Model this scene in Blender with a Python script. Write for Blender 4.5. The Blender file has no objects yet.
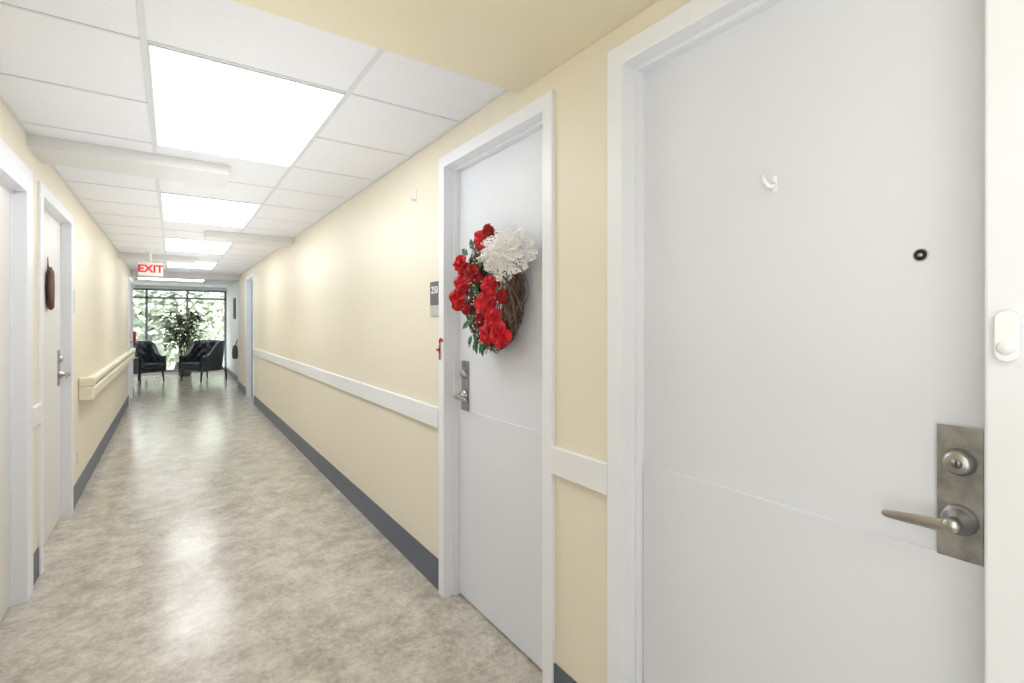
import bpy, bmesh, math, random
from mathutils import Vector, Matrix
random.seed(7)
C = bpy.context.scene.collection
PI = math.pi
XR, XL, ZC, ZCAM = 1.13, -0.60, 2.32, 1.375

# ---------------------------------------------------------------- materials
def lin(c):
    return tuple(((v/255)/12.92 if v/255 <= .04045 else ((v/255+.055)/1.055)**2.4) for v in c)
def mat(name, col, rough=.5, metal=0, bump=0, bscale=60, var=0, vscale=4, emit=0, coat=0, spec=.5):
    m = bpy.data.materials.new(name); m.use_nodes = True
    n = m.node_tree.nodes; l = m.node_tree.links; b = n['Principled BSDF']
    c = lin(col)
    b.inputs['Base Color'].default_value = (*c, 1)
    b.inputs['Roughness'].default_value = rough
    b.inputs['Metallic'].default_value = metal
    b.inputs['Specular IOR Level'].default_value = spec
    b.inputs['Coat Weight'].default_value = coat
    tc = n.new('ShaderNodeTexCoord')
    if var > 0:
        t = n.new('ShaderNodeTexNoise'); t.inputs['Scale'].default_value = vscale; t.inputs['Detail'].default_value = 5
        r = n.new('ShaderNodeValToRGB')
        r.color_ramp.elements[0].position = .3; r.color_ramp.elements[1].position = .7
        r.color_ramp.elements[0].color = (*[max(0, v*(1-var)) for v in c], 1)
        r.color_ramp.elements[1].color = (*[min(1, v*(1+var)) for v in c], 1)
        l.new(tc.outputs['Object'], t.inputs['Vector']); l.new(t.outputs['Fac'], r.inputs['Fac']); l.new(r.outputs['Color'], b.inputs['Base Color'])
    if bump > 0:
        t = n.new('ShaderNodeTexNoise'); t.inputs['Scale'].default_value = bscale; t.inputs['Detail'].default_value = 6
        u = n.new('ShaderNodeBump'); u.inputs['Strength'].default_value = bump; u.inputs['Distance'].default_value = .004
        l.new(tc.outputs['Object'], t.inputs['Vector']); l.new(t.outputs['Fac'], u.inputs['Height']); l.new(u.outputs['Normal'], b.inputs['Normal'])
    if emit:
        b.inputs['Emission Color'].default_value = (*c, 1); b.inputs['Emission Strength'].default_value = emit
    return m
M = {}
M['cream'] = mat('cream_paint', (236, 228, 209), .45, bump=.25, bscale=180, var=.015, vscale=1.5)
M['cream_left'] = mat('cream_paint_left', (235, 227, 207), .45, bump=.25, bscale=180, var=.015, vscale=1.5)
M['soffit'] = mat('soffit_paint', (233, 225, 198), .55, bump=.2, bscale=120)
M['door'] = mat('door_paint', (227, 230, 238), .42, bump=.22, bscale=25, var=.012, vscale=3)
M['door_left'] = mat('door_paint_left', (229, 228, 225), .4, bump=.1, bscale=40)
M['frame'] = mat('frame_paint', (239, 241, 246), .32, bump=.12, bscale=30)
M['rail'] = mat('rail_white', (238, 239, 241), .35)
M['beam'] = mat('beam_white', (224, 224, 222), .5)
M['handrail'] = mat('handrail_cream', (238, 230, 208), .35)
M['base'] = mat('vinyl_base', (86, 93, 108), .4, var=.08, vscale=6)
M['bluedoor'] = mat('blue_grey_door', (120, 140, 158), .4)
M['metal'] = mat('brushed_nickel', (182, 180, 178), .28, 1, bump=.1, bscale=90, var=.1, vscale=20)
M['plate'] = mat('worn_steel_plate', (166, 167, 170), .36, 1, bump=.35, bscale=45, var=.35, vscale=24)
M['black'] = mat('black_plastic', (18, 18, 20), .35)
M['white_pl'] = mat('white_plastic', (250, 250, 252), .25)
M['grid'] = mat('ceiling_tee', (218, 220, 224), .45)
M['lightframe'] = mat('light_frame', (240, 240, 240), .4)
M['sign'] = mat('sign_grey', (96, 98, 104), .45)
M['signlow'] = mat('sign_insert', (186, 188, 190), .4)
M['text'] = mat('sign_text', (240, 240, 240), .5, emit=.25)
M['exitface'] = mat('exit_face', (238, 228, 226), .5)
M['exitred'] = mat('exit_red', (210, 16, 20), .5, emit=.3)
M['red'] = mat('silk_red', (206, 8, 28), .6, var=.3, vscale=30)
M['reddark'] = mat('silk_dark_red', (160, 4, 20), .65, var=.2, vscale=30)
M['alarm'] = mat('alarm_red', (190, 20, 20), .35)
M['vine'] = mat('grapevine', (112, 90, 78), .8, bump=.5, bscale=90, var=.45, vscale=30)
M['leaf'] = mat('leaf_green', (34, 98, 48), .5, var=.3, vscale=12)
M['berry'] = mat('tiny_white_flower', (236, 232, 222), .6)
M['leather'] = mat('black_leather', (44, 48, 58), .28, bump=.2, bscale=80, coat=.6)
M['wood'] = mat('dark_wood', (54, 36, 28), .4, var=.2, vscale=12)
M['pot'] = mat('pot_dark', (82, 74, 70), .5)
M['soil'] = mat('soil', (40, 30, 22), .9)
M['bark'] = mat('bark', (96, 80, 62), .85, bump=.5, bscale=40, var=.25, vscale=10)
M['ficus'] = mat('ficus_leaf', (44, 70, 34), .4, var=.4, vscale=3)
M['ficus2'] = mat('ficus_leaf_light', (106, 118, 66), .4, var=.3, vscale=3)
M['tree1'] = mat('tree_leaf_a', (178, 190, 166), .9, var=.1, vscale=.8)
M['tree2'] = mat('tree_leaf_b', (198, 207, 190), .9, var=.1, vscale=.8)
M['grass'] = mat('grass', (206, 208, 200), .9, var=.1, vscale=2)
M['winframe'] = mat('window_aluminium', (140, 144, 148), .4)
M['lounge'] = mat('lounge_paint', (232, 233, 232), .5)
M['picture'] = mat('picture_dark', (70, 62, 60), .5, var=.5, vscale=14)
M['brown'] = mat('dried_brown', (84, 52, 40), .5, var=.35, vscale=30)
M['bag'] = mat('bag_canvas', (88, 86, 90), .8, bump=.3, bscale=120)
M['emit'] = mat('light_diffuser', (250, 252, 255), .5, emit=6.2)

def floor_mat():
    m = bpy.data.materials.new('stone_vinyl_floor'); m.use_nodes = True
    n = m.node_tree.nodes; l = m.node_tree.links; b = n['Principled BSDF']
    tc = n.new('ShaderNodeTexCoord')
    a = n.new('ShaderNodeTexNoise'); a.inputs['Scale'].default_value = 6.5; a.inputs['Detail'].default_value = 15; a.inputs['Roughness'].default_value = .88
    r = n.new('ShaderNodeValToRGB'); e = r.color_ramp.elements
    e[0].position = .38; e[0].color = (*lin((154, 146, 133)), 1)
    e[1].position = .63; e[1].color = (*lin((216, 211, 202)), 1)
    k = e.new(.47); k.color = (*lin((180, 172, 159)), 1)
    k = e.new(.53); k.color = (*lin((195, 188, 176)), 1)
    # crisp thin veins: ridges where a warped noise crosses its middle value
    c = n.new('ShaderNodeTexNoise'); c.inputs['Scale'].default_value = 7; c.inputs['Detail'].default_value = 12; c.inputs['Roughness'].default_value = .8; c.inputs['Distortion'].default_value = .5
    s1 = n.new('ShaderNodeMath'); s1.operation = 'SUBTRACT'; s1.inputs[1].default_value = .47
    s2 = n.new('ShaderNodeMath'); s2.operation = 'ABSOLUTE'
    r2 = n.new('ShaderNodeValToRGB'); r2.color_ramp.elements[0].position = .0; r2.color_ramp.elements[0].color = (.55, .51, .46, 1)
    r2.color_ramp.elements[1].position = .022; r2.color_ramp.elements[1].color = (1, 1, 1, 1)
    mx = n.new('ShaderNodeMixRGB'); mx.blend_type = 'MULTIPLY'; mx.inputs['Fac'].default_value = .42
    l.new(tc.outputs['Object'], a.inputs['Vector']); l.new(tc.outputs['Object'], c.inputs['Vector'])
    l.new(a.outputs['Fac'], r.inputs['Fac']); l.new(c.outputs['Fac'], s1.inputs[0]); l.new(s1.outputs[0], s2.inputs[0]); l.new(s2.outputs[0], r2.inputs['Fac'])
    l.new(r.outputs['Color'], mx.inputs['Color1']); l.new(r2.outputs['Color'], mx.inputs['Color2']); l.new(mx.outputs['Color'], b.inputs['Base Color'])
    mr = n.new('ShaderNodeMapRange'); mr.inputs['To Min'].default_value = .12; mr.inputs['To Max'].default_value = .24
    l.new(a.outputs['Fac'], mr.inputs['Value']); l.new(mr.outputs['Result'], b.inputs['Roughness'])
    u = n.new('ShaderNodeBump'); u.inputs['Strength'].default_value = .3; u.inputs['Distance'].default_value = .003
    w = n.new('ShaderNodeTexNoise'); w.inputs['Scale'].default_value = 9
    l.new(tc.outputs['Object'], w.inputs['Vector']); l.new(w.outputs['Fac'], u.inputs['Height']); l.new(u.outputs['Normal'], b.inputs['Normal'])
    return m
M['floor'] = floor_mat()
M['tile'] = mat('ceiling_tile', (235, 237, 241), .8, bump=.25, bscale=150, var=.025, vscale=90)
def lace_mat():
    m = mat('white_lace', (250, 248, 246), .8)
    n = m.node_tree.nodes; l = m.node_tree.links; b = n['Principled BSDF']
    tc = n.new('ShaderNodeTexCoord'); t = n.new('ShaderNodeTexVoronoi'); t.inputs['Scale'].default_value = 150
    r = n.new('ShaderNodeValToRGB'); r.color_ramp.interpolation = 'CONSTANT'
    r.color_ramp.elements[0].color = (0, 0, 0, 1); r.color_ramp.elements[1].position = .42; r.color_ramp.elements[1].color = (1, 1, 1, 1)
    l.new(tc.outputs['Object'], t.inputs['Vector']); l.new(t.outputs['Distance'], r.inputs['Fac']); l.new(r.outputs['Color'], b.inputs['Alpha'])
    return m
M['lace'] = lace_mat()
def glass_mat():
    m = bpy.data.materials.new('window_glass'); m.use_nodes = True
    n = m.node_tree.nodes; l = m.node_tree.links; n.remove(n['Principled BSDF'])
    t = n.new('ShaderNodeBsdfTransparent'); g = n.new('ShaderNodeBsdfGlossy'); g.inputs['Roughness'].default_value = .02
    x = n.new('ShaderNodeMixShader'); x.inputs['Fac'].default_value = .06
    l.new(t.outputs[0], x.inputs[1]); l.new(g.outputs[0], x.inputs[2]); l.new(x.outputs[0], n['Material Output'].inputs['Surface'])
    return m
M['glass'] = glass_mat()

# ---------------------------------------------------------------- mesh helpers
def root_loc(p):
    v = Vector((0, 0, 0))
    while p is not None:
        v += p.location; p = p.parent
    return v
class MB:
    def __init__(s): s.b = bmesh.new(); s.mi = 0
    def face(s, vs, smooth=False):
        try:
            f = s.b.faces.new(vs); f.smooth = smooth; f.material_index = s.mi; return f
        except ValueError: return None
    def box(s, x0, x1, y0, y1, z0, z1, bev=0):
        x0, x1 = sorted((x0, x1)); y0, y1 = sorted((y0, y1)); z0, z1 = sorted((z0, z1))
        v = [s.b.verts.new(p) for p in ((x0,y0,z0),(x1,y0,z0),(x1,y1,z0),(x0,y1,z0),(x0,y0,z1),(x1,y0,z1),(x1,y1,z1),(x0,y1,z1))]
        fs = [s.face([v[i] for i in q]) for q in ((0,3,2,1),(4,5,6,7),(0,1,5,4),(1,2,6,5),(2,3,7,6),(3,0,4,7))]
        if bev:
            ed = set(e for f in fs for e in f.edges)
            r = bmesh.ops.bevel(s.b, geom=list(ed), offset=bev, segments=3, affect='EDGES', profile=.5)
            for f in r['faces']: f.smooth = True; f.material_index = s.mi
        return s
    def tube(s, pts, r, n=8, flat=1, up=Vector((0,0,1)), caps=True):
        pts = [Vector(p) for p in pts]; rs = r if isinstance(r, (list, tuple)) else [r]*len(pts); rings = []
        for i, p in enumerate(pts):
            t = (pts[min(i+1, len(pts)-1)]-pts[max(i-1, 0)]).normalized()
            a = t.cross(up)
            if a.length < .01: a = t.cross(Vector((1, 0, 0)))
            a.normalize(); b = a.cross(t).normalized()
            rings.append([s.b.verts.new(p+a*math.cos(2*PI*k/n)*rs[i]*flat+b*math.sin(2*PI*k/n)*rs[i]) for k in range(n)])
        for i in range(len(rings)-1):
            for k in range(n): s.face([rings[i][k], rings[i][(k+1) % n], rings[i+1][(k+1) % n], rings[i+1][k]], True)
        if caps: s.face(rings[0][::-1]); s.face(rings[-1])
        return s
    def lathe(s, c, axis, prof, n=28):
        axis = Vector(axis).normalized(); a = axis.orthogonal().normalized(); b = axis.cross(a); c = Vector(c); rings = []
        for (r, h) in prof:
            rings.append([s.b.verts.new(c+axis*h+(a*math.cos(2*PI*k/n)+b*math.sin(2*PI*k/n))*max(r, 1e-5)) for k in range(n)])
        for i in range(len(rings)-1):
            for k in range(n): s.face([rings[i][k], rings[i][(k+1) % n], rings[i+1][(k+1) % n], rings[i+1][k]], True)
        s.face(rings[0][::-1]); s.face(rings[-1])
        return s
    def prism(s, prof, y0, y1):      # profile in X,Z extruded along Y
        a = [s.b.verts.new((x, y0, z)) for x, z in prof]; b = [s.b.verts.new((x, y1, z)) for x, z in prof]; n = len(prof)
        for i in range(n): s.face([a[i], a[(i+1) % n], b[(i+1) % n], b[i]])
        s.face(a[::-1]); s.face(b); return s
    def grid(s, fn, nu, nv, closeu=False):
        g = [[s.b.verts.new(fn(i/nu, j/nv)) for j in range(nv+1)] for i in range(nu if closeu else nu+1)]
        m = len(g)
        for i in range(nu):
            for j in range(nv):
                s.face([g[i][j], g[(i+1) % m][j], g[(i+1) % m][j+1], g[i][j+1]], True)
        return g
    def leaf(s, p, d, nrm, L, W):
        d = Vector(d).normalized(); sd = d.cross(nrm)
        if sd.length < .01: sd = d.orthogonal()
        sd.normalize(); nn = sd.cross(d).normalized(); p = Vector(p)
        v = [p, p+d*L*.35+sd*W*.5+nn*L*.04, p+d*L*.75+sd*W*.34, p+d*L-nn*L*.08, p+d*L*.75-sd*W*.34, p+d*L*.35-sd*W*.5+nn*L*.04, p+d*L*.5-nn*L*.05]
        v = [s.b.verts.new(q) for q in v]
        for q in ((0,1,6),(1,2,6),(2,3,6),(3,4,6),(4,5,6),(5,0,6)): s.face([v[i] for i in q], True)
    def build(s, name, m, parent=None, normals=True):
        if normals: bmesh.ops.recalc_face_normals(s.b, faces=s.b.faces)
        me = bpy.data.meshes.new(name); 
        if parent is not None: off = root_loc(parent)
        else:
            xs = [v.co for v in s.b.verts]
            off = Vector(((min(v.x for v in xs)+max(v.x for v in xs))/2, (min(v.y for v in xs)+max(v.y for v in xs))/2, min(v.z for v in xs)))
        s.b.transform(Matrix.Translation(-off)); s.b.to_mesh(me); s.b.free()
        for q in (m if isinstance(m, list) else [m]): me.materials.append(q)
        o = bpy.data.objects.new(name, me); C.objects.link(o)
        if parent is not None: o.parent = parent
        else: o.location = off
        return o
def tag(o, label=None, cat=None, group=None, kind=None):
    if label: o['label'] = label
    if cat: o['category'] = cat
    if group: o['group'] = group
    if kind: o['kind'] = kind
    return o
def empty(name, loc, label=None, cat=None, group=None, kind=None):
    o = bpy.data.objects.new(name, None); C.objects.link(o); o.location = loc; o.empty_display_size = .1
    return tag(o, label, cat, group, kind)
def text(name, s, size, pos, xa, ya, m, parent, depth=.0008, boldoff=0):
    cu = bpy.data.curves.new(name, 'FONT'); cu.body = s; cu.size = size; cu.align_x = 'CENTER'; cu.align_y = 'CENTER'; cu.extrude = depth; cu.offset = boldoff
    t = bpy.data.objects.new(name+'_tmp', cu); C.objects.link(t)
    bpy.context.view_layer.update()
    me = bpy.data.meshes.new_from_object(t.evaluated_get(bpy.context.evaluated_depsgraph_get()))
    bpy.data.objects.remove(t)
    xa = Vector(xa); ya = Vector(ya); za = xa.cross(ya)
    mt = Matrix((xa, ya, za)).transposed().to_4x4(); mt.translation = Vector(pos)-root_loc(parent)
    me.transform(mt); me.materials.clear(); me.materials.append(m)
    o = bpy.data.objects.new(name, me); C.objects.link(o); o.parent = parent
    return o

# ---------------------------------------------------------------- shell
TW = .16
# door tables: outer y0, y1, outer top, casing width, recess
RD = [(.172, 1.103, 2.215, .062, .07), (1.373, 2.284, 2.205, .058, .07), (9.25, 10.25, 2.2, .06, .07)]
LD = [(2.40, 3.48, 2.14, .125, .045), (3.66, 4.73, 2.14, .07, .045), (10.45, 11.35, 2.14, .07, .045)]
def wall(name, X, sg, doors, y0, y1, m, extra=None):
    mb = MB(); y = y0
    for (a, b, top, cw, rc) in doors:
        mb.box(X, X+sg*TW, y, a+.02, 0, ZC)
        mb.box(X, X+sg*TW, a+.02, b-.02, top-.02, ZC)
        y = b-.02
    mb.box(X, X+sg*TW, y, y1, 0, ZC)
    return tag(mb.build(name, m), kind='structure')
wall('wall_right', XR, 1, RD, -3.2, 11.7, M['cream'])
wall('wall_left', XL, -1, LD, -3.2, 11.7, M['cream_left'])
# lounge walls
mb = MB(); mb.box(1.25, 1.41, 11.7, 16.0, 0, ZC)
tag(mb.build('wall_right.001', M['lounge']), kind='structure')
mb = MB(); mb.box(-2.76, -2.6, 11.54, 16.0, 0, ZC)
tag(mb.build('wall_left.001', M['lounge']), kind='structure')
mb = MB(); mb.box(-2.6, XL-TW, 11.54, 11.7, 0, ZC)
tag(mb.build('wall_left.002', M['lounge']), kind='structure')
mb = MB(); mb.box(-.76, 1.29, -3.36, -3.2, 0, ZC)
tag(mb.build('wall_back', M['cream_left']), kind='structure')
mb = MB(); mb.box(-2.76, 1.45, -3.36, 16.1, -.12, 0)
tag(mb.build('floor', M['floor']), kind='structure')
# ceiling and its tee grid
mb = MB(); mb.box(-2.76, 1.45, -3.36, 16.1, ZC, ZC+.12)
ceil = tag(mb.build('ceiling', M['tile']), kind='structure')
PT = .585; GX = (-.078, .600)
mb = MB(); ys = [2.065+PT*k for k in range(-1, 17)]
for x in GX: mb.box(x-.009, x+.009, 1.6, 11.7, ZC-.004, ZC)
mb.box(XL, XL+.016, 1.6, 11.7, ZC-.004, ZC); mb.box(XR-.016, XR, 1.6, 11.7, ZC-.004, ZC)
for y in ys: mb.box(XL, XR, y-.006, y+.006, ZC-.0035, ZC)
for x in (-1.8, -1.2, -.6, 0.0, .6): mb.box(x-.012, x+.012, 11.7, 16, ZC-.006, ZC)
for k in range(7): mb.box(-2.6, 1.25, 11.9+.6*k-.012, 11.9+.6*k+.012, ZC-.0055, ZC)
mb.build('grid', M['grid'], ceil)
# yellow soffit over the near doors
mb = MB(); mb.box(XL, XR, -.35, 1.60, ZCAM+.905, ZC, bev=.004)
tag(mb.build('trim_1', M['soffit']), kind='structure')
# white boxed beams under the ceiling
tn = 2
for (x0, x1, y0, dp, dz) in ((XL, .29, 3.42, .33, .062), (.29, XR, 5.96, .33, .07), (XL, .29, 8.5, .33, .07), (XL, XR, 11.35, .35, .10)):
    mb = MB(); mb.box(x0, x1, y0, y0+dp, ZC-dz, ZC)
    tag(mb.build('trim_%d' % tn, M['beam']), kind='structure'); tn += 1
# baseboards
mb = MB(); y = -3.2; H = .155
for (a, b, *_) in RD: mb.box(XR-.006, XR, y, a, 0, H); y = b
mb.box(XR-.006, XR, y, 11.7, 0, H)
tag(mb.build('baseboard_right', M['base']), kind='structure')
mb = MB(); y = -3.2
for (a, b, *_) in LD: mb.box(XL, XL+.006, y, a, 0, H); y = b
mb.box(XL, XL+.006, y, 11.7, 0, H)
tag(mb.build('baseboard_left', M['base']), kind='structure')
# flat white chair rails
for (x0, x1, y0, y1, z0, z1) in ((XR-.02, XR, 2.284, 9.25, .835, .94), (XR-.02, XR, 1.103, 1.373, .835, .935), (XL, XL+.02, 3.48, 3.66, .835, .935)):
    mb = MB(); mb.box(x0, x1, y0, y1, z0, z1, bev=.004); tag(mb.build('trim_%d' % tn, M['rail']), kind='structure'); tn += 1

# ---------------------------------------------------------------- doors
def lock_set(par, X, sg, Y, z0, dr, L=.10):
    """X face of the leaf, sg +1 when leaf is on the right wall; lever points towards dr*Y"""
    n = -sg
    mb = MB(); mb.box(X, X+n*.004, Y-.033, Y+.033, z0, z0+.245, bev=.0015)
    pl = mb.build('lock_plate', M['plate'], par)
    zb = z0+.18; zl = z0+.074
    mb = MB(); mb.lathe((X+n*.004, Y, zb), (n, 0, 0), [(.025, 0), (.025, .003), (.022, .010), (.0195, .016), (.0165, .018), (0, .0182)])
    mb.build('deadbolt', M['metal'], pl)
    mb = MB(); mb.lathe((X+n*.0215, Y, zb), (n, 0, 0), [(.0085, 0), (.0085, .0015), (0, .0017)], 24)
    mb.build('keyway', M['plate'], pl)
    mb = MB(); mb.box(X+n*.0225, X+n*.0235, Y-.0010, Y+.0010, zb-.005, zb+.005); mb.build('key_slot', M['black'], pl)
    mb = MB(); mb.lathe((X+n*.004, Y, zl), (n, 0, 0), [(.028, 0), (.028, .004), (.024, .009), (.0205, .012), (.0205, .018), (.012, .022), (.0115, .042), (.0135, .045), (.0135, .053), (.010, .057), (0, .058)])
    N = 16; pts = []; rr = []
    for i in range(N+1):
        t = i/N
        pts.append((X+n*(.050+.003*math.sin(t*PI)), Y+dr*(t*L), zl-.003-.007*t+.001*math.sin(t*PI))); rr.append(.0118+.001*math.sin(t*PI)-.005*t-(.003 if i == N else 0))
    mb.tube(pts, rr, 14, flat=.28)
    mb.build('lever', M['metal'], pl)
    return pl
def door(n, X, sg, spec, leafm, label, seam=.941):
    a, b, top, cw, rc = spec
    r = empty('door_%d' % n, (X, (a+b)/2, 0), label, None, None, 'structure')
    pr = .015; x0 = X-sg*pr; x1 = X+sg*(rc+.03); xs = X+sg*.04; st = .012
    # one mesh: a casing section swept round the opening (mitred corners, no overlaps)
    mb = MB(); q = .004
    prof = [(x1, 0), (x0+sg*q, 0), (x0+sg*q*.3, q*.3), (x0, q), (x0, cw-q), (x0+sg*q*.3, cw-q*.3), (x0+sg*q, cw), (xs, cw), (xs, cw+st), (x1, cw+st)]
    path = []
    for (x, o) in prof:
        path.append([mb.b.verts.new(p) for p in ((x, a+o, 0), (x, a+o, top-o), (x, b-o, top-o), (x, b-o, 0))])
    m_ = len(path)
    for i in range(m_):
        for j in range(3):
            mb.face([path[i][j], path[(i+1) % m_][j], path[(i+1) % m_][j+1], path[i][j+1]])
    mb.face([p[0] for p in path]); mb.face([p[3] for p in path])
    mb.build('frame', M['frame'], r)
    xf = X+sg*rc
    mb = MB(); mb.box(xf, xf+sg*.045, a+cw+.002, b-cw-.002, .008, top-cw-.004)
    lf = mb.build('leaf', leafm, r)
    if seam:
        mb = MB(); mb.box(xf-sg*.006, xf, a+cw+.014, b-cw-.014, .012, seam, bev=.002)
        mb.build('lower_panel', leafm, r)
    return r, xf
d1, xf1 = door(1, XR, 1, RD[0], M['door'], 'nearest white flat door with steel lock plate, peephole and small hook')
lock_set(d1, xf1-.004, 1, .284, .938, 1, .105)
mb = MB(); mb.lathe((xf1, .343, 1.505), (-1, 0, 0), [(.0125, 0), (.0125, .0015), (.0115, .002), (0, .0021)]); mb.build('peephole_rim', M['metal'], d1)
mb = MB(); mb.lathe((xf1-.0018, .343, 1.505), (-1, 0, 0), [(.0105, 0), (.0105, .002), (.009, .003), (.0055, .003), (.0055, .002), (0, .002)]); mb.build('peephole_barrel', M['black'], d1)
mb = MB(); mb.lathe((xf1-.0036, .343, 1.505), (-1, 0, 0), [(.0045, 0), (.004, .0018), (0, .0026)]); mb.build('peephole_lens', M['metal'], d1)
d2, xf2 = door(2, XR, 1, RD[1], M['door'], 'white door on the right carrying the red wreath')
lock_set(d2, xf2-.004, 1, 2.150, .938, -1, .10)
d3, xf3 = door(3, XR, 1, RD[2], M['bluedoor'], 'blue grey door far along the right wall', None)
d4, xf4 = door(4, XL, -1, LD[0], M['door_left'], 'door cut by the left edge of the photo', None)
d5, xf5 = door(5, XL, -1, LD[1], M['door_left'], 'pale door on the left carrying a dried brown decoration', None)
lock_set(d5, xf5, -1, 4.58, .938, -1, .10)
d6, xf6 = door(6, XL, -1, LD[2], M['door_left'], 'door far along the left wall beyond the handrail', None)
lock_set(d6, xf6, -1, 11.21, .938, -1, .10)

# ---------------------------------------------------------------- ceiling lights
names = ['largest nearest lit ceiling panel', 'second lit ceiling panel along the corridor', 'third lit ceiling panel, just before the exit sign', 'fourth lit ceiling panel, behind the exit sign']
def clight(x0, x1, y0, y1, label):
    t = empty('ceiling_light', ((x0+x1)/2, (y0+y1)/2, ZC-.008), label, 'ceiling light', 'ceiling light panels')
    mb = MB(); w = .006; z0, z1 = ZC-.008, ZC-.001
    mb.box(x0, x1, y0, y0+w, z0, z1); mb.box(x0, x1, y1-w, y1, z0, z1); mb.box(x0, x0+w, y0+w, y1-w, z0, z1); mb.box(x1-w, x1, y0+w, y1-w, z0, z1)
    mb.build('frame', M['lightframe'], t)
    mb = MB(); mb.box(x0+w, x1-w, y0+w, y1-w, ZC-.006, ZC-.003); mb.build('diffuser', M['emit'], t)
for k in range(4): clight(GX[0]+.011, GX[1]-.011, 2.065+2.34*k+.009, 2.065+2.34*k+2*PT-.009, names[k])
clight(-.035, .57, -1.75, -.55, 'unseen lit ceiling panel behind the camera, added to light the nearest door')  # out-of-view panel, added to brighten the nearest door
clight(-.6, .6, 13.0, 13.6, 'lit ceiling panel in the lounge at the corridor end')

# ---------------------------------------------------------------- exit sign
ex = empty('exit_sign', (-.235, 8.2, 1.99), 'illuminated sign reading EXIT in red, hanging from the ceiling', 'exit sign')
mb = MB(); mb.box(-.370, -.100, 8.2, 8.24, 1.995, 2.17, bev=.006); mb.build('housing', M['white_pl'], ex)
mb = MB(); mb.box(-.362, -.108, 8.197, 8.2, 2.003, 2.162); mb.build('face_panel', M['exitface'], ex)
text('lettering', 'EXIT', .135, (-.235, 8.195, 2.083), (1, 0, 0), (0, 0, 1), M['exitred'], ex, .001, .004)
mb = MB(); mb.tube([(-.235, 8.22, 2.165), (-.235, 8.22, ZC)], .012, 10); mb.lathe((-.235, 8.22, ZC-.02), (0, 0, 1), [(.05, .02), (.05, .008), (.02, 0)], 20); mb.build('stem', M['white_pl'], ex)

# ---------------------------------------------------------------- room number sign
rs = empty('room_sign', (XR, 2.348, 1.405), 'grey room number sign reading 250 beside the wreath door', 'sign')
mb = MB(); mb.box(XR-.006, XR, 2.292, 2.402, 1.465, 1.585, bev=.001); mb.build('number_plate', M['sign'], rs)
mb = MB(); mb.box(XR-.006, XR, 2.292, 2.402, 1.405, 1.462, bev=.001); mb.build('name_insert', M['signlow'], rs)
text('lettering', '250', .052, (XR-.0065, 2.347, 1.540), (0, -1, 0), (0, 0, 1), M['text'], rs)
# candy-cane ornament hanging on the casing below the sign
cx = XR-.0195
oc = empty('candy_cane_ornament', (cx, 2.262, 1.185), 'small red and white candy cane ornament hanging on the door frame below the room sign', 'ornament')
pts = [(cx, 2.262, 1.185+.012*i) for i in range(8)]+[(cx, 2.262-.016+.016*math.cos(a), 1.275+.016*math.sin(a)) for a in (.5, 1.1, 1.7, 2.4, 3.0)]
mb = MB(); mb.tube(pts, .0048, 8); mb.build('cane', M['red'], oc)
mb = MB()
for i in range(0, 8, 1): mb.lathe((cx, 2.262, 1.188+.012*i), (0, .3, 1), [(.0056, 0), (.0056, .005)], 10)
mb.build('stripes', M['white_pl'], oc)
mb = MB()
for s in (-1, 1): mb.grid(lambda u, v, s=s: Vector((cx-.008-.004*math.sin(u*PI), 2.262+s*(u*.018), 1.235+(v-.5)*.018*(.3+u))), 6, 4)
mb.build('bow', M['reddark'], oc)
# clear wall hook higher up
mb = MB(); yh = 2.60
mb.box(XR-.003, XR, yh-.012, yh+.012, 2.04, 2.12, bev=.001); mb.tube([(XR-.003, yh, 2.065), (XR-.02, yh, 2.055), (XR-.028, yh, 2.07), (XR-.026, yh, 2.082)], .004, 8)
tag(mb.build('wall_hook', M['rail']), 'small pale hook stuck high on the cream wall', 'hook')

# adhesive hook on nearest door
t = empty('adhesive_hook', (xf1, .6255, 1.69), 'small white hook stuck on the nearest door', 'hook')
mb = MB(); mb.box(xf1-.004, xf1, .6255-.0055, .6255+.0055, 1.688, 1.728, bev=.0019); mb.build('back_plate', M['white_pl'], t)
mb = MB(); mb.tube([(xf1-.003, .6255, 1.708), (xf1-.012, .6255+.002, 1.700), (xf1-.020, .6255+.006, 1.701), (xf1-.026, .6255+.011, 1.712), (xf1-.027, .6255+.014, 1.730)], [.006, .0062, .006, .0054, .0044], 12)
mb.build('hook_arm', M['white_pl'], t)
# sensor on the near frame
X0 = XR-.014
t = empty('door_sensor', (X0, .206, 1.31), 'white rounded device with a small button on the frame at the right edge', 'door sensor')
mb = MB(); N = 40; g = []
for (xx, k) in ((0, 1), (-.008, 1), (-.0115, .93), (-.013, .8)):
    ring = []
    for i in range(N):
        th = 2*PI*i/N; cy = math.cos(th); cz = math.sin(th)
        ring.append(mb.b.verts.new((X0+xx, .206+.0155*k*cy, 1.352+(.0265 if cz > 0 else -.0265)+.0155*k*cz)))
    g.append(ring)
for r0, r1 in zip(g, g[1:]):
    for i in range(N): mb.face([r0[i], r0[(i+1) % N], r1[(i+1) % N], r1[i]], True)
mb.face(g[-1]); mb.face(g[0][::-1]); mb.build('housing', M['white_pl'], t)
mb = MB(); mb.lathe((X0-.0125, .206, 1.334), (-1, 0, 0), [(.0115, 0), (.0115, .003), (.009, .0055), (0, .0065)]); mb.build('button', M['frame'], t)

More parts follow.
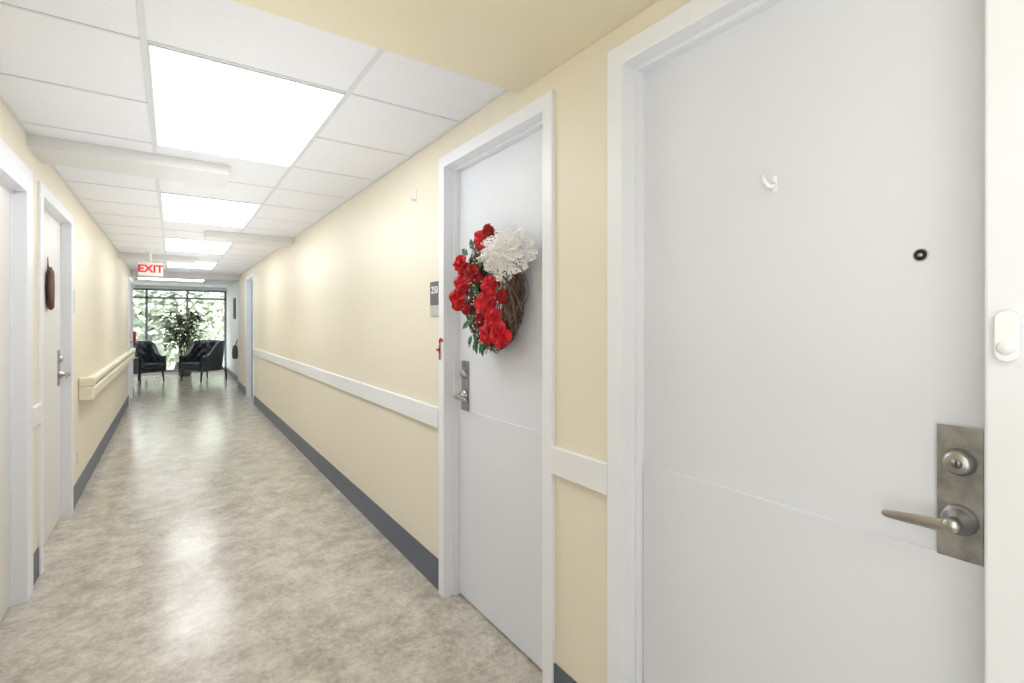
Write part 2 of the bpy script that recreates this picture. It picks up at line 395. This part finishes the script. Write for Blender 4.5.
# ---------------------------------------------------------------- wreath
WY, WZ = 1.825, 1.50
wr = empty('wreath', (xf2, WY, WZ-.26), 'grapevine wreath with red silk flowers and a white lace bow on the white door', 'wreath')
mb = MB()
for k in range(90):
    ph = random.uniform(0, 6.28); tw = random.choice((-3, -2, 2, 3, 4)); R = .160+random.uniform(-.02, .02); rt = random.uniform(.02, .056); e = random.uniform(.94, 1.03)
    pts = []
    for i in range(49):
        a = 2*PI*i/48; q = a*tw+ph
        rad = R+rt*math.cos(q)+.004*math.sin(7*a+ph)
        pts.append((xf2-.055+rt*.75*math.sin(q), WY-.01+rad*math.cos(a)*e, WZ+rad*math.sin(a)*1.14))
    mb.tube(pts, random.uniform(.0013, .0031), 5, caps=False, up=Vector((1, 0, 0)))
for k in range(110):
    a = random.uniform(-2.6, 1.0); r0 = .185; p = Vector((xf2-.05, WY-r0*math.cos(a), WZ+r0*1.12*math.sin(a)))
    dr = Vector((-random.uniform(0, .6), -math.cos(a+random.uniform(-1.2, 1.2)), math.sin(a+random.uniform(-1.2, 1.2)))).normalized()*random.uniform(.03, .06)
    mb.tube([p, p+dr*.6+Vector((0, 0, .004)), p+dr], [.002, .0016, .001], 4, caps=False)
mb.build('vine_ring', M['vine'], wr)
def pos_on(px, py, X):     # where a sight line meets the plane at X
    d = 495*X/.8243/(px-172)
    return (d-X*.5662)/.8243, ZCAM+(322-py)*d/495
def flower(px, py, R, m, X=1.09):
    y, z = pos_on(px, py, X); c = Vector((X, y, z))
    n = Vector((-1, random.uniform(-.5, .2)-.35, random.uniform(-.35, .4))).normalized()
    a0 = n.orthogonal().normalized(); b0 = n.cross(a0)
    mb = MB()
    for layer, (cnt, rr, lift) in enumerate(((5, 1.2, 0), (4, .7, .5), (3, .34, .95))):
        off = random.uniform(0, 2)
        for k in range(cnt):
            th = 2*PI*(k+.5*layer)/cnt+random.uniform(-.2, .2)+off
            u0 = a0*math.cos(th)+b0*math.sin(th); s0 = n.cross(u0)
            L = R*rr*random.uniform(.85, 1.2); W = R*rr*1.25; curl = random.uniform(.1, .6)
            def f(u, v, u0=u0, s0=s0, L=L, W=W, lift=lift, curl=curl):
                w = (v-.5)*W*math.sin(.2+u*2.35)
                up = lift*L*u*(1.15-.35*u)+.3*abs(w)-curl*L*u*u*u*.6+.003*math.sin(11*v+4*u)*u
                return c+u0*(L*u*(1-.35*lift))+s0*w+n*(up+.008*layer)
            mb.grid(f, 8, 8)
    return mb.build('flower', m, wr, normals=False)
for (px, py, R, k) in ((482, 238, .042, 0), (489, 232, .028, 1), (461, 266, .042, 0), (472, 275, .036, 1), (457, 299, .042, 0), (461, 284, .032, 0), (466, 308, .026, 1), (490, 285, .036, 0), (485, 303, .044, 0), (494, 318, .036, 0), (481, 318, .028, 1), (499, 336, .044, 0), (487, 335, .036, 0), (501, 297, .024, 1)):
    flower(px, py, R, M['red'] if k == 0 else M['reddark'])
mb = MB()
for (px, py, dy, dz) in ((472, 335, .3, -.8), (477, 340, .1, -1), (470, 322, .5, -.6), (468, 255, .6, .6), (474, 250, .6, 1), (478, 330, .2, -.8), (480, 268, -.5, .7), (483, 343, .2, -1), (476, 270, .2, .6), (496, 296, -.6, .4), (478, 298, .2, .5), (474, 316, .2, -.5)):
    y, z = pos_on(px, py, 1.10)
    for j in range(2):
        mb.leaf((1.10, y, z), (-.15, dy+random.uniform(-.4, .4), dz+random.uniform(-.3, .3)), Vector((-1, 0, .2)), random.uniform(.045, .065), .034)
mb.build('green_leaves', M['leaf'], wr, normals=False)
mb = MB()
for k in range(80):
    y, z = pos_on(random.gauss(475, 5), random.gauss(*random.choice(((328, 9), (252, 7), (292, 10)))), 1.085)
    mb.lathe((1.075+random.uniform(0, .02), y, z), (0, 0, 1), [(.001, 0), (.003, .002), (.003, .004), (.001, .006)], 6)
mb.build('filler_blossoms', M['berry'], wr)
# lace bow : gathered ruffles, tilted outwards
mb = MB()
yb, zb = pos_on(499, 252, 1.07)
for (Ry, Rz, ox, fr, am, oy, oz) in ((.118, .100, .012, 9, .012, 0, -.006), (.098, .082, -.010, 8, .013, .012, .006), (.074, .062, -.026, 7, .012, -.014, 0), (.045, .040, -.040, 6, .010, .006, .004)):
    ph = random.uniform(0, 6)
    def f(u, v):
        th = 2*PI*u; k = .06+.94*v; sc = 1+.025*math.sin(44*th)*v+.07*math.sin(4*th+ph)+.04*math.sin(7*th-ph)
        y = Ry*k*sc*math.cos(th); z = Rz*k*sc*math.sin(th)-.012*v*math.cos(th)
        h = am*v*math.sin(fr*th+ph+1.8*v)+.5*am*v*v*math.sin((2*fr+1)*th-ph-2*v)+.018*v*v
        return Vector((1.085+ox+h-.38*(y+oy), yb+oy+y, zb+oz+z))
    mb.grid(f, 220, 10, closeu=True)
mb.build('lace_bow', M['lace'], wr, normals=False)

# slim brown decoration on left door
YD = 4.20
t = empty('hanging_decoration', (xf5, YD, 1.45), 'slim brown pod shaped decoration hanging on the left door', 'door decoration')
mb = MB()
def pod(u, v):
    th = 2*PI*u; w = .072*math.sin(PI*min(1, .02+v**.75*.96))**.7*(.8+.5*v)
    return Vector((xf5+.018+.016*math.cos(th)*min(1, w/.03), YD+w*math.sin(th), 1.45+.25*v+.02*v*abs(math.sin(th))))
g = mb.grid(pod, 24, 16, closeu=True); mb.build('pod', M['brown'], t)
mb = MB(); mb.tube([(xf5+.006, YD-.02, 1.69), (xf5+.004, YD, 1.78), (xf5+.006, YD+.02, 1.69)], .002, 6); mb.build('cord', M['brown'], t)
# sign by left door
t = empty('room_sign', (XL, 4.8, 1.44), 'small room number sign on the left wall just past the decorated door', 'sign')
mb = MB(); mb.box(XL, XL+.006, 4.76, 4.86, 1.50, 1.61, bev=.001); mb.build('number_plate', M['signlow'], t)
mb = MB(); mb.box(XL, XL+.006, 4.76, 4.86, 1.44, 1.495, bev=.001); mb.build('name_insert', M['signlow'], t)
# small outlet
t = empty('outlet', (XL, 4.98, .27), 'white electrical outlet low on the left wall', 'outlet')
mb = MB(); mb.box(XL, XL+.005, 4.945, 5.015, .27, .385, bev=.002); mb.build('cover_plate', M['white_pl'], t)
for z in (.285, .335):
    mb = MB(); mb.box(XL+.005, XL+.007, 4.963, 4.997, z, z+.035, bev=.0008); mb.build('socket', M['signlow'], t)

# ---------------------------------------------------------------- handrail left wall
hr = empty('handrail', (XL, 5.06, .745), 'cream bumper handrail along the left wall', 'handrail')
HE = 10.3
prof = [(.0, .765), (.078, .765), (.090, .775), (.092, .80), (.092, .845), (.082, .858), (.062, .862), (.062, .872), (.084, .876), (.096, .888), (.100, .915), (.094, .935), (.078, .943), (.050, .938), (.040, .925), (.030, .90), (.0, .90)]
mb = MB(); mb.prism([(XL+x, z) for x, z in prof], 5.10, HE); mb.build('rail', M['handrail'], hr)
for (a, b) in ((5.06, 5.105), (HE-.005, HE+.04)):
    mb = MB(); mb.box(XL, XL+.102, a, b, .865, .945, bev=.014); mb.box(XL, XL+.094, a, b, .762, .868, bev=.010); mb.build('end_return', M['handrail'], hr)
# fire alarm
t = empty('fire_alarm', (XL, 11.52, 1.0), 'red fire alarm pull station far down the left wall', 'fire alarm')
mb = MB(); mb.box(XL-.001, XL+.05, 11.45, 11.59, 1.0, 1.2, bev=.006); mb.build('housing', M['alarm'], t)
mb = MB(); mb.box(XL+.05, XL+.062, 11.475, 11.565, 1.06, 1.09, bev=.003); mb.build('pull_handle', M['white_pl'], t)

# ---------------------------------------------------------------- end window wall
WYY = 15.8
mb = MB(); mb.box(-2.6, 1.25, WYY, WYY+.15, 0, .06); mb.box(-2.6, 1.25, WYY, WYY+.15, 2.24, ZC); mb.box(-2.6, -2.3, WYY, WYY+.15, .06, 2.24)
tag(mb.build('wall_front', M['lounge']), kind='structure')
w = empty('window_1', (-.5, WYY, .06), 'wall of floor to ceiling windows at the corridor end', None, None, 'structure')
mb = MB(); xs = [-2.3, -1.42, -.54, .34, 1.22]
for x in xs: mb.box(x-.025, x+.025, WYY+.03, WYY+.10, .06, 2.24)
for z in (.06, 1.98, 2.19): mb.box(-2.3, 1.25, WYY+.03, WYY+.10, z, z+.05)
mb.build('window_frame', M['winframe'], w)
for a, b in zip(xs, xs[1:]):
    mb = MB(); mb.box(a+.025, b-.025, WYY+.062, WYY+.068, .11, 2.19); mb.build('pane', M['glass'], w)
mb = MB(); mb.box(1.244, 1.25, 11.86, 15.8, 0, .12)
tag(mb.build('baseboard_right.001', M['base']), kind='structure')

# picture + bag on right lounge wall
t = empty('picture', (1.24, 13.6, 1.4), 'small dark framed picture on the lounge wall at right', 'picture')
mb = MB(); mb.box(1.225, 1.25, 13.4, 13.8, 1.45, 1.95, bev=.004); mb.build('frame', M['black'], t)
mb = MB(); mb.box(1.222, 1.225, 13.45, 13.75, 1.50, 1.90); mb.build('print', M['picture'], t)
t = empty('shoulder_bag', (1.2, 12.9, .54), 'dark grey bag hanging on the right wall near the lounge', 'bag')
mb = MB()
def bg(u, v):
    th = 2*PI*u; z = .54+.30*v; k = math.sin(PI*(.12+.76*v))**.35*(1-.25*v)
    return Vector((1.185+.065*k*math.copysign(abs(math.cos(th))**.7, math.cos(th)), 12.9+.17*k*math.copysign(abs(math.sin(th))**.7, math.sin(th)), z))
g = mb.grid(bg, 40, 12, closeu=True); mb.face([r[0] for r in g]); mb.face([r[-1] for r in g]); mb.build('body', M['bag'], t)
mb = MB(); mb.tube([(1.19, 12.80, .82), (1.22, 12.85, .93), (1.236, 12.9, .98), (1.22, 12.95, .93), (1.19, 13.0, .82)], .007, 6); mb.build('strap', M['bag'], t)
mb = MB(); mb.tube([(1.251, 12.9, .965), (1.225, 12.9, .97), (1.218, 12.9, .985)], .006, 8); mb.build('wall_peg', M['metal'], t)

# ---------------------------------------------------------------- armchairs
def armchair(label):
    r = empty('armchair', (0, 0, 0), label, 'armchair', 'tufted armchairs in the lounge')
    Wd, Dp, rad = .32, .36, .26
    def path(u):   # 0..1
        L1 = Dp+.30-rad; La = PI/2*rad; Lm = 2*(Wd-rad); tot = 2*L1+2*La+Lm; s = u*tot
        if s < L1: return Vector((-Wd, -Dp+s, 0)), Vector((-1, 0, 0)), s
        if s < L1+La:
            a = (s-L1)/rad; return Vector((-Wd+rad-rad*math.cos(a), .30-rad+rad*math.sin(a), 0)), Vector((-math.cos(a), math.sin(a), 0)), s
        if s < L1+La+Lm: return Vector((-Wd+rad+(s-L1-La), .30, 0)), Vector((0, 1, 0)), s
        if s < L1+2*La+Lm:
            a = (s-L1-La-Lm)/rad; return Vector((Wd-rad+rad*math.sin(a), .30-rad+rad*math.cos(a), 0)), Vector((math.sin(a), math.cos(a), 0)), s
        q = s-(L1+2*La+Lm); return Vector((Wd, .30-rad-q, 0)), Vector((1, 0, 0)), s
    def hgt(u):
        k = abs(u-.5)*2; t = max(0, min(1, (1-k-.10)/.42)); t = t*t*(3-2*t)
        return .60+.34*t
    def shell(u, v):
        p, n, s = path(u); h = hgt(u); lean = .10*max(0, (h-.60)/.36)
        if v < .55:
            q = v/.55; z = .34+(h-.05-.34)*q; a = s/.19; b = z/.19
            puff = abs(math.sin(PI*(a+b)/1)*math.sin(PI*(a-b)/1))**.5
            o = -.03-.030*puff
        elif v < .75:
            q = (v-.55)/.20*PI; z = h-.05+.05*math.sin(q); o = -.045*math.cos(q)+.01
        else:
            q = (v-.75)/.25; z = h-.05-(h-.05-.24)*q; o = .04
        return p+n*(o+lean*(z-.4))+Vector((0, 0, z))
    mb = MB(); g = mb.grid(shell, 84, 44)
    mb.face(g[0][::-1]); mb.face(g[-1])
    mb.build('backrest_and_arms', M['leather'], r, normals=False)
    mb = MB(); mb.box(-.29, .29, -.37, .26, .24, .33, bev=.02); mb.build('base', M['leather'], r)
    mb = MB(); mb.box(-.265, .265, -.40, .22, .33, .45, bev=.045); mb.build('seat_cushion', M['leather'], r)
    for sx in (-1, 1):
        for sy, y in ((-1, -.33), (1, .30)):
            mb = MB(); mb.tube([(sx*.30, y+sy*.03, 0), (sx*.29, y, .25)], [.012, .024], 10); mb.build('leg', M['wood'], r)
    return r
def place(r, x, y, a): r.location = (x, y, 0); r.rotation_euler = (0, 0, a)
ch1 = armchair('black tufted armchair on the right with back towards the wall'); place(ch1, .64, 13.75, math.radians(-52))
ch2 = ch1.copy(); C.objects.link(ch2); ch2['label'] = 'black tufted armchair on the left, partly behind the corridor wall'
for c in [c for c in bpy.data.objects if c.parent == ch1]:
    k = c.copy(); C.objects.link(k); k.parent = ch2
place(ch2, -.62, 14.0, math.radians(46))

# ---------------------------------------------------------------- potted plant
PX, PY = .27, 15.1
pl = empty('potted_plant', (PX, PY, 0), 'tall leafy indoor tree between the two armchairs', 'plant')
mb = MB(); mb.lathe((PX, PY, 0), (0, 0, 1), [(.12, 0), (.13, .02), (.17, .30), (.185, .30), (.185, .34), (.165, .34), (.16, .31), (0, .31)], 28); mb.build('pot', M['pot'], pl)
mb = MB(); mb.lathe((PX, PY, .31), (0, 0, 1), [(.158, 0), (.15, .01), (0, .015)], 20); mb.build('soil', M['soil'], pl)
mb = MB(); tips = []
for k in range(5):
    a = k*1.26; pts = [(PX+.03*math.cos(a), PY+.03*math.sin(a), .3)]
    for i in range(1, 7): pts.append((PX+(.03+.055*i**1.2*.6)*math.cos(a+i*.12)-.01*i, PY+(.03+.03*i)*math.sin(a+i*.12), .3+.20*i))
    mb.tube(pts, [.014-.0015*i for i in range(7)], 6); tips += pts[4:]
    for i in (3, 4, 5, 6):
        p = Vector(pts[i])
        for j in range(3):
            q = p+Vector((random.uniform(-.46, .38), random.uniform(-.2, .2), random.uniform(-.15, .16))); mb.tube([p, (p+q)/2+Vector((0, 0, .03)), q], [.006, .004, .002], 5); tips += [q, (p+q)/2]
mb.build('trunk', M['bark'], pl)
mb = MB()
for k in range(560):
    c = Vector(random.choice(tips)); p = c+Vector((random.gauss(0, .07), random.gauss(0, .06), random.gauss(0, .06)))
    p.y = min(p.y, 15.6)
    mb.mi = 1 if random.random() < .35 else 0
    mb.leaf(p, (random.uniform(-1, 1), random.uniform(-1, .5), random.uniform(-.9, .4)), Vector((random.uniform(-.3, .3), random.uniform(-.6, .3), 1)), random.uniform(.09, .15), .06)
mb.build('foliage', [M['ficus'], M['ficus2']], pl, normals=False)

# ---------------------------------------------------------------- outdoors
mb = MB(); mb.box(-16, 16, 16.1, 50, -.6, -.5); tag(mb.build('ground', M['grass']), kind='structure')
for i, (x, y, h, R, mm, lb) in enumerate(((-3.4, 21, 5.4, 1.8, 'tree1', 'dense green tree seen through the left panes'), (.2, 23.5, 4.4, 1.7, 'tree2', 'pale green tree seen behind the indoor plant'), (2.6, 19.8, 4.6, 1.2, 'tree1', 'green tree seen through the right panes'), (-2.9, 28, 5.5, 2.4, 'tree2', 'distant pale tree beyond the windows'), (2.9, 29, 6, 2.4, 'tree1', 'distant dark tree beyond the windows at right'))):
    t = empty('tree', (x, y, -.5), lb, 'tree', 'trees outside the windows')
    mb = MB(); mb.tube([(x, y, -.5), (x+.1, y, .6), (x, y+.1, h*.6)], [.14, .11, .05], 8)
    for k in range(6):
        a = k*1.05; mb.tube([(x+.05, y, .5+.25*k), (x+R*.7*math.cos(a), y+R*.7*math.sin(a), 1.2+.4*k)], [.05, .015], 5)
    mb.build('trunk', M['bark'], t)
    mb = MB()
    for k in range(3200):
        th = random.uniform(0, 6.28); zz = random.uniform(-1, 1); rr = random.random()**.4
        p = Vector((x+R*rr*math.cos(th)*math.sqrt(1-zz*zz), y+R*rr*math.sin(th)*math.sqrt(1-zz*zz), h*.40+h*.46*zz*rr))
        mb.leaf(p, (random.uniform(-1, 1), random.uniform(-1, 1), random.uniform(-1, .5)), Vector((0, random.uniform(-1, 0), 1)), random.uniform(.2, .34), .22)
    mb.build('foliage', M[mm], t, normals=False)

# ---------------------------------------------------------------- light, world, camera
wd = bpy.data.worlds.new('World'); bpy.context.scene.world = wd; wd.use_nodes = True
bgn = wd.node_tree.nodes['Background']; bgn.inputs['Color'].default_value = (.93, .97, 1, 1); bgn.inputs['Strength'].default_value = 5.0
def lamp(name, kind, loc, rot, e, sx=1, sy=1, col=(1, 1, 1)):
    a = bpy.data.lights.new(name, kind); a.energy = e; a.color = col
    if kind == 'AREA': a.shape = 'RECTANGLE'; a.size = sx; a.size_y = sy
    o = bpy.data.objects.new(name, a); C.objects.link(o); o.location = loc; o.rotation_euler = rot
    return o
sn = lamp('sun', 'SUN', (0, 0, 8), (math.radians(42), 0, math.radians(20)), 5); sn.data.angle = .05
lamp('ceiling_fill', 'AREA', (.26, 6.2, 1.62), (PI, 0, 0), 25, .7, 9.6, (.97, .985, 1))  # added fill without a fixture, aimed up to brighten ceiling and walls
lamp('soffit_fill', 'AREA', (.2, -.6, 1.2), (PI, 0, 0), 8, .9, 2.6, (.96, .98, 1))  # second added upward fill, out of view, lifts the soffit
lamp('door_fill_left', 'AREA', (-.52, -.9, 1.3), (0, -PI/2, 0), 17, 1.8, 1.8, (.92, .96, 1))  # unseen fill lamp added by the left wall to brighten the nearest door
cam = bpy.data.cameras.new('camera'); co = bpy.data.objects.new('camera', cam); C.objects.link(co)
cam.sensor_width = 36; cam.lens = 495/1024*36; cam.shift_y = -19.5/1024; cam.clip_start = .02
co.location = (0, 0, ZCAM); co.rotation_euler = (PI/2, 0, -math.atan(340/495))
bpy.context.scene.camera = co
bpy.context.scene.view_settings.view_transform = 'Standard'
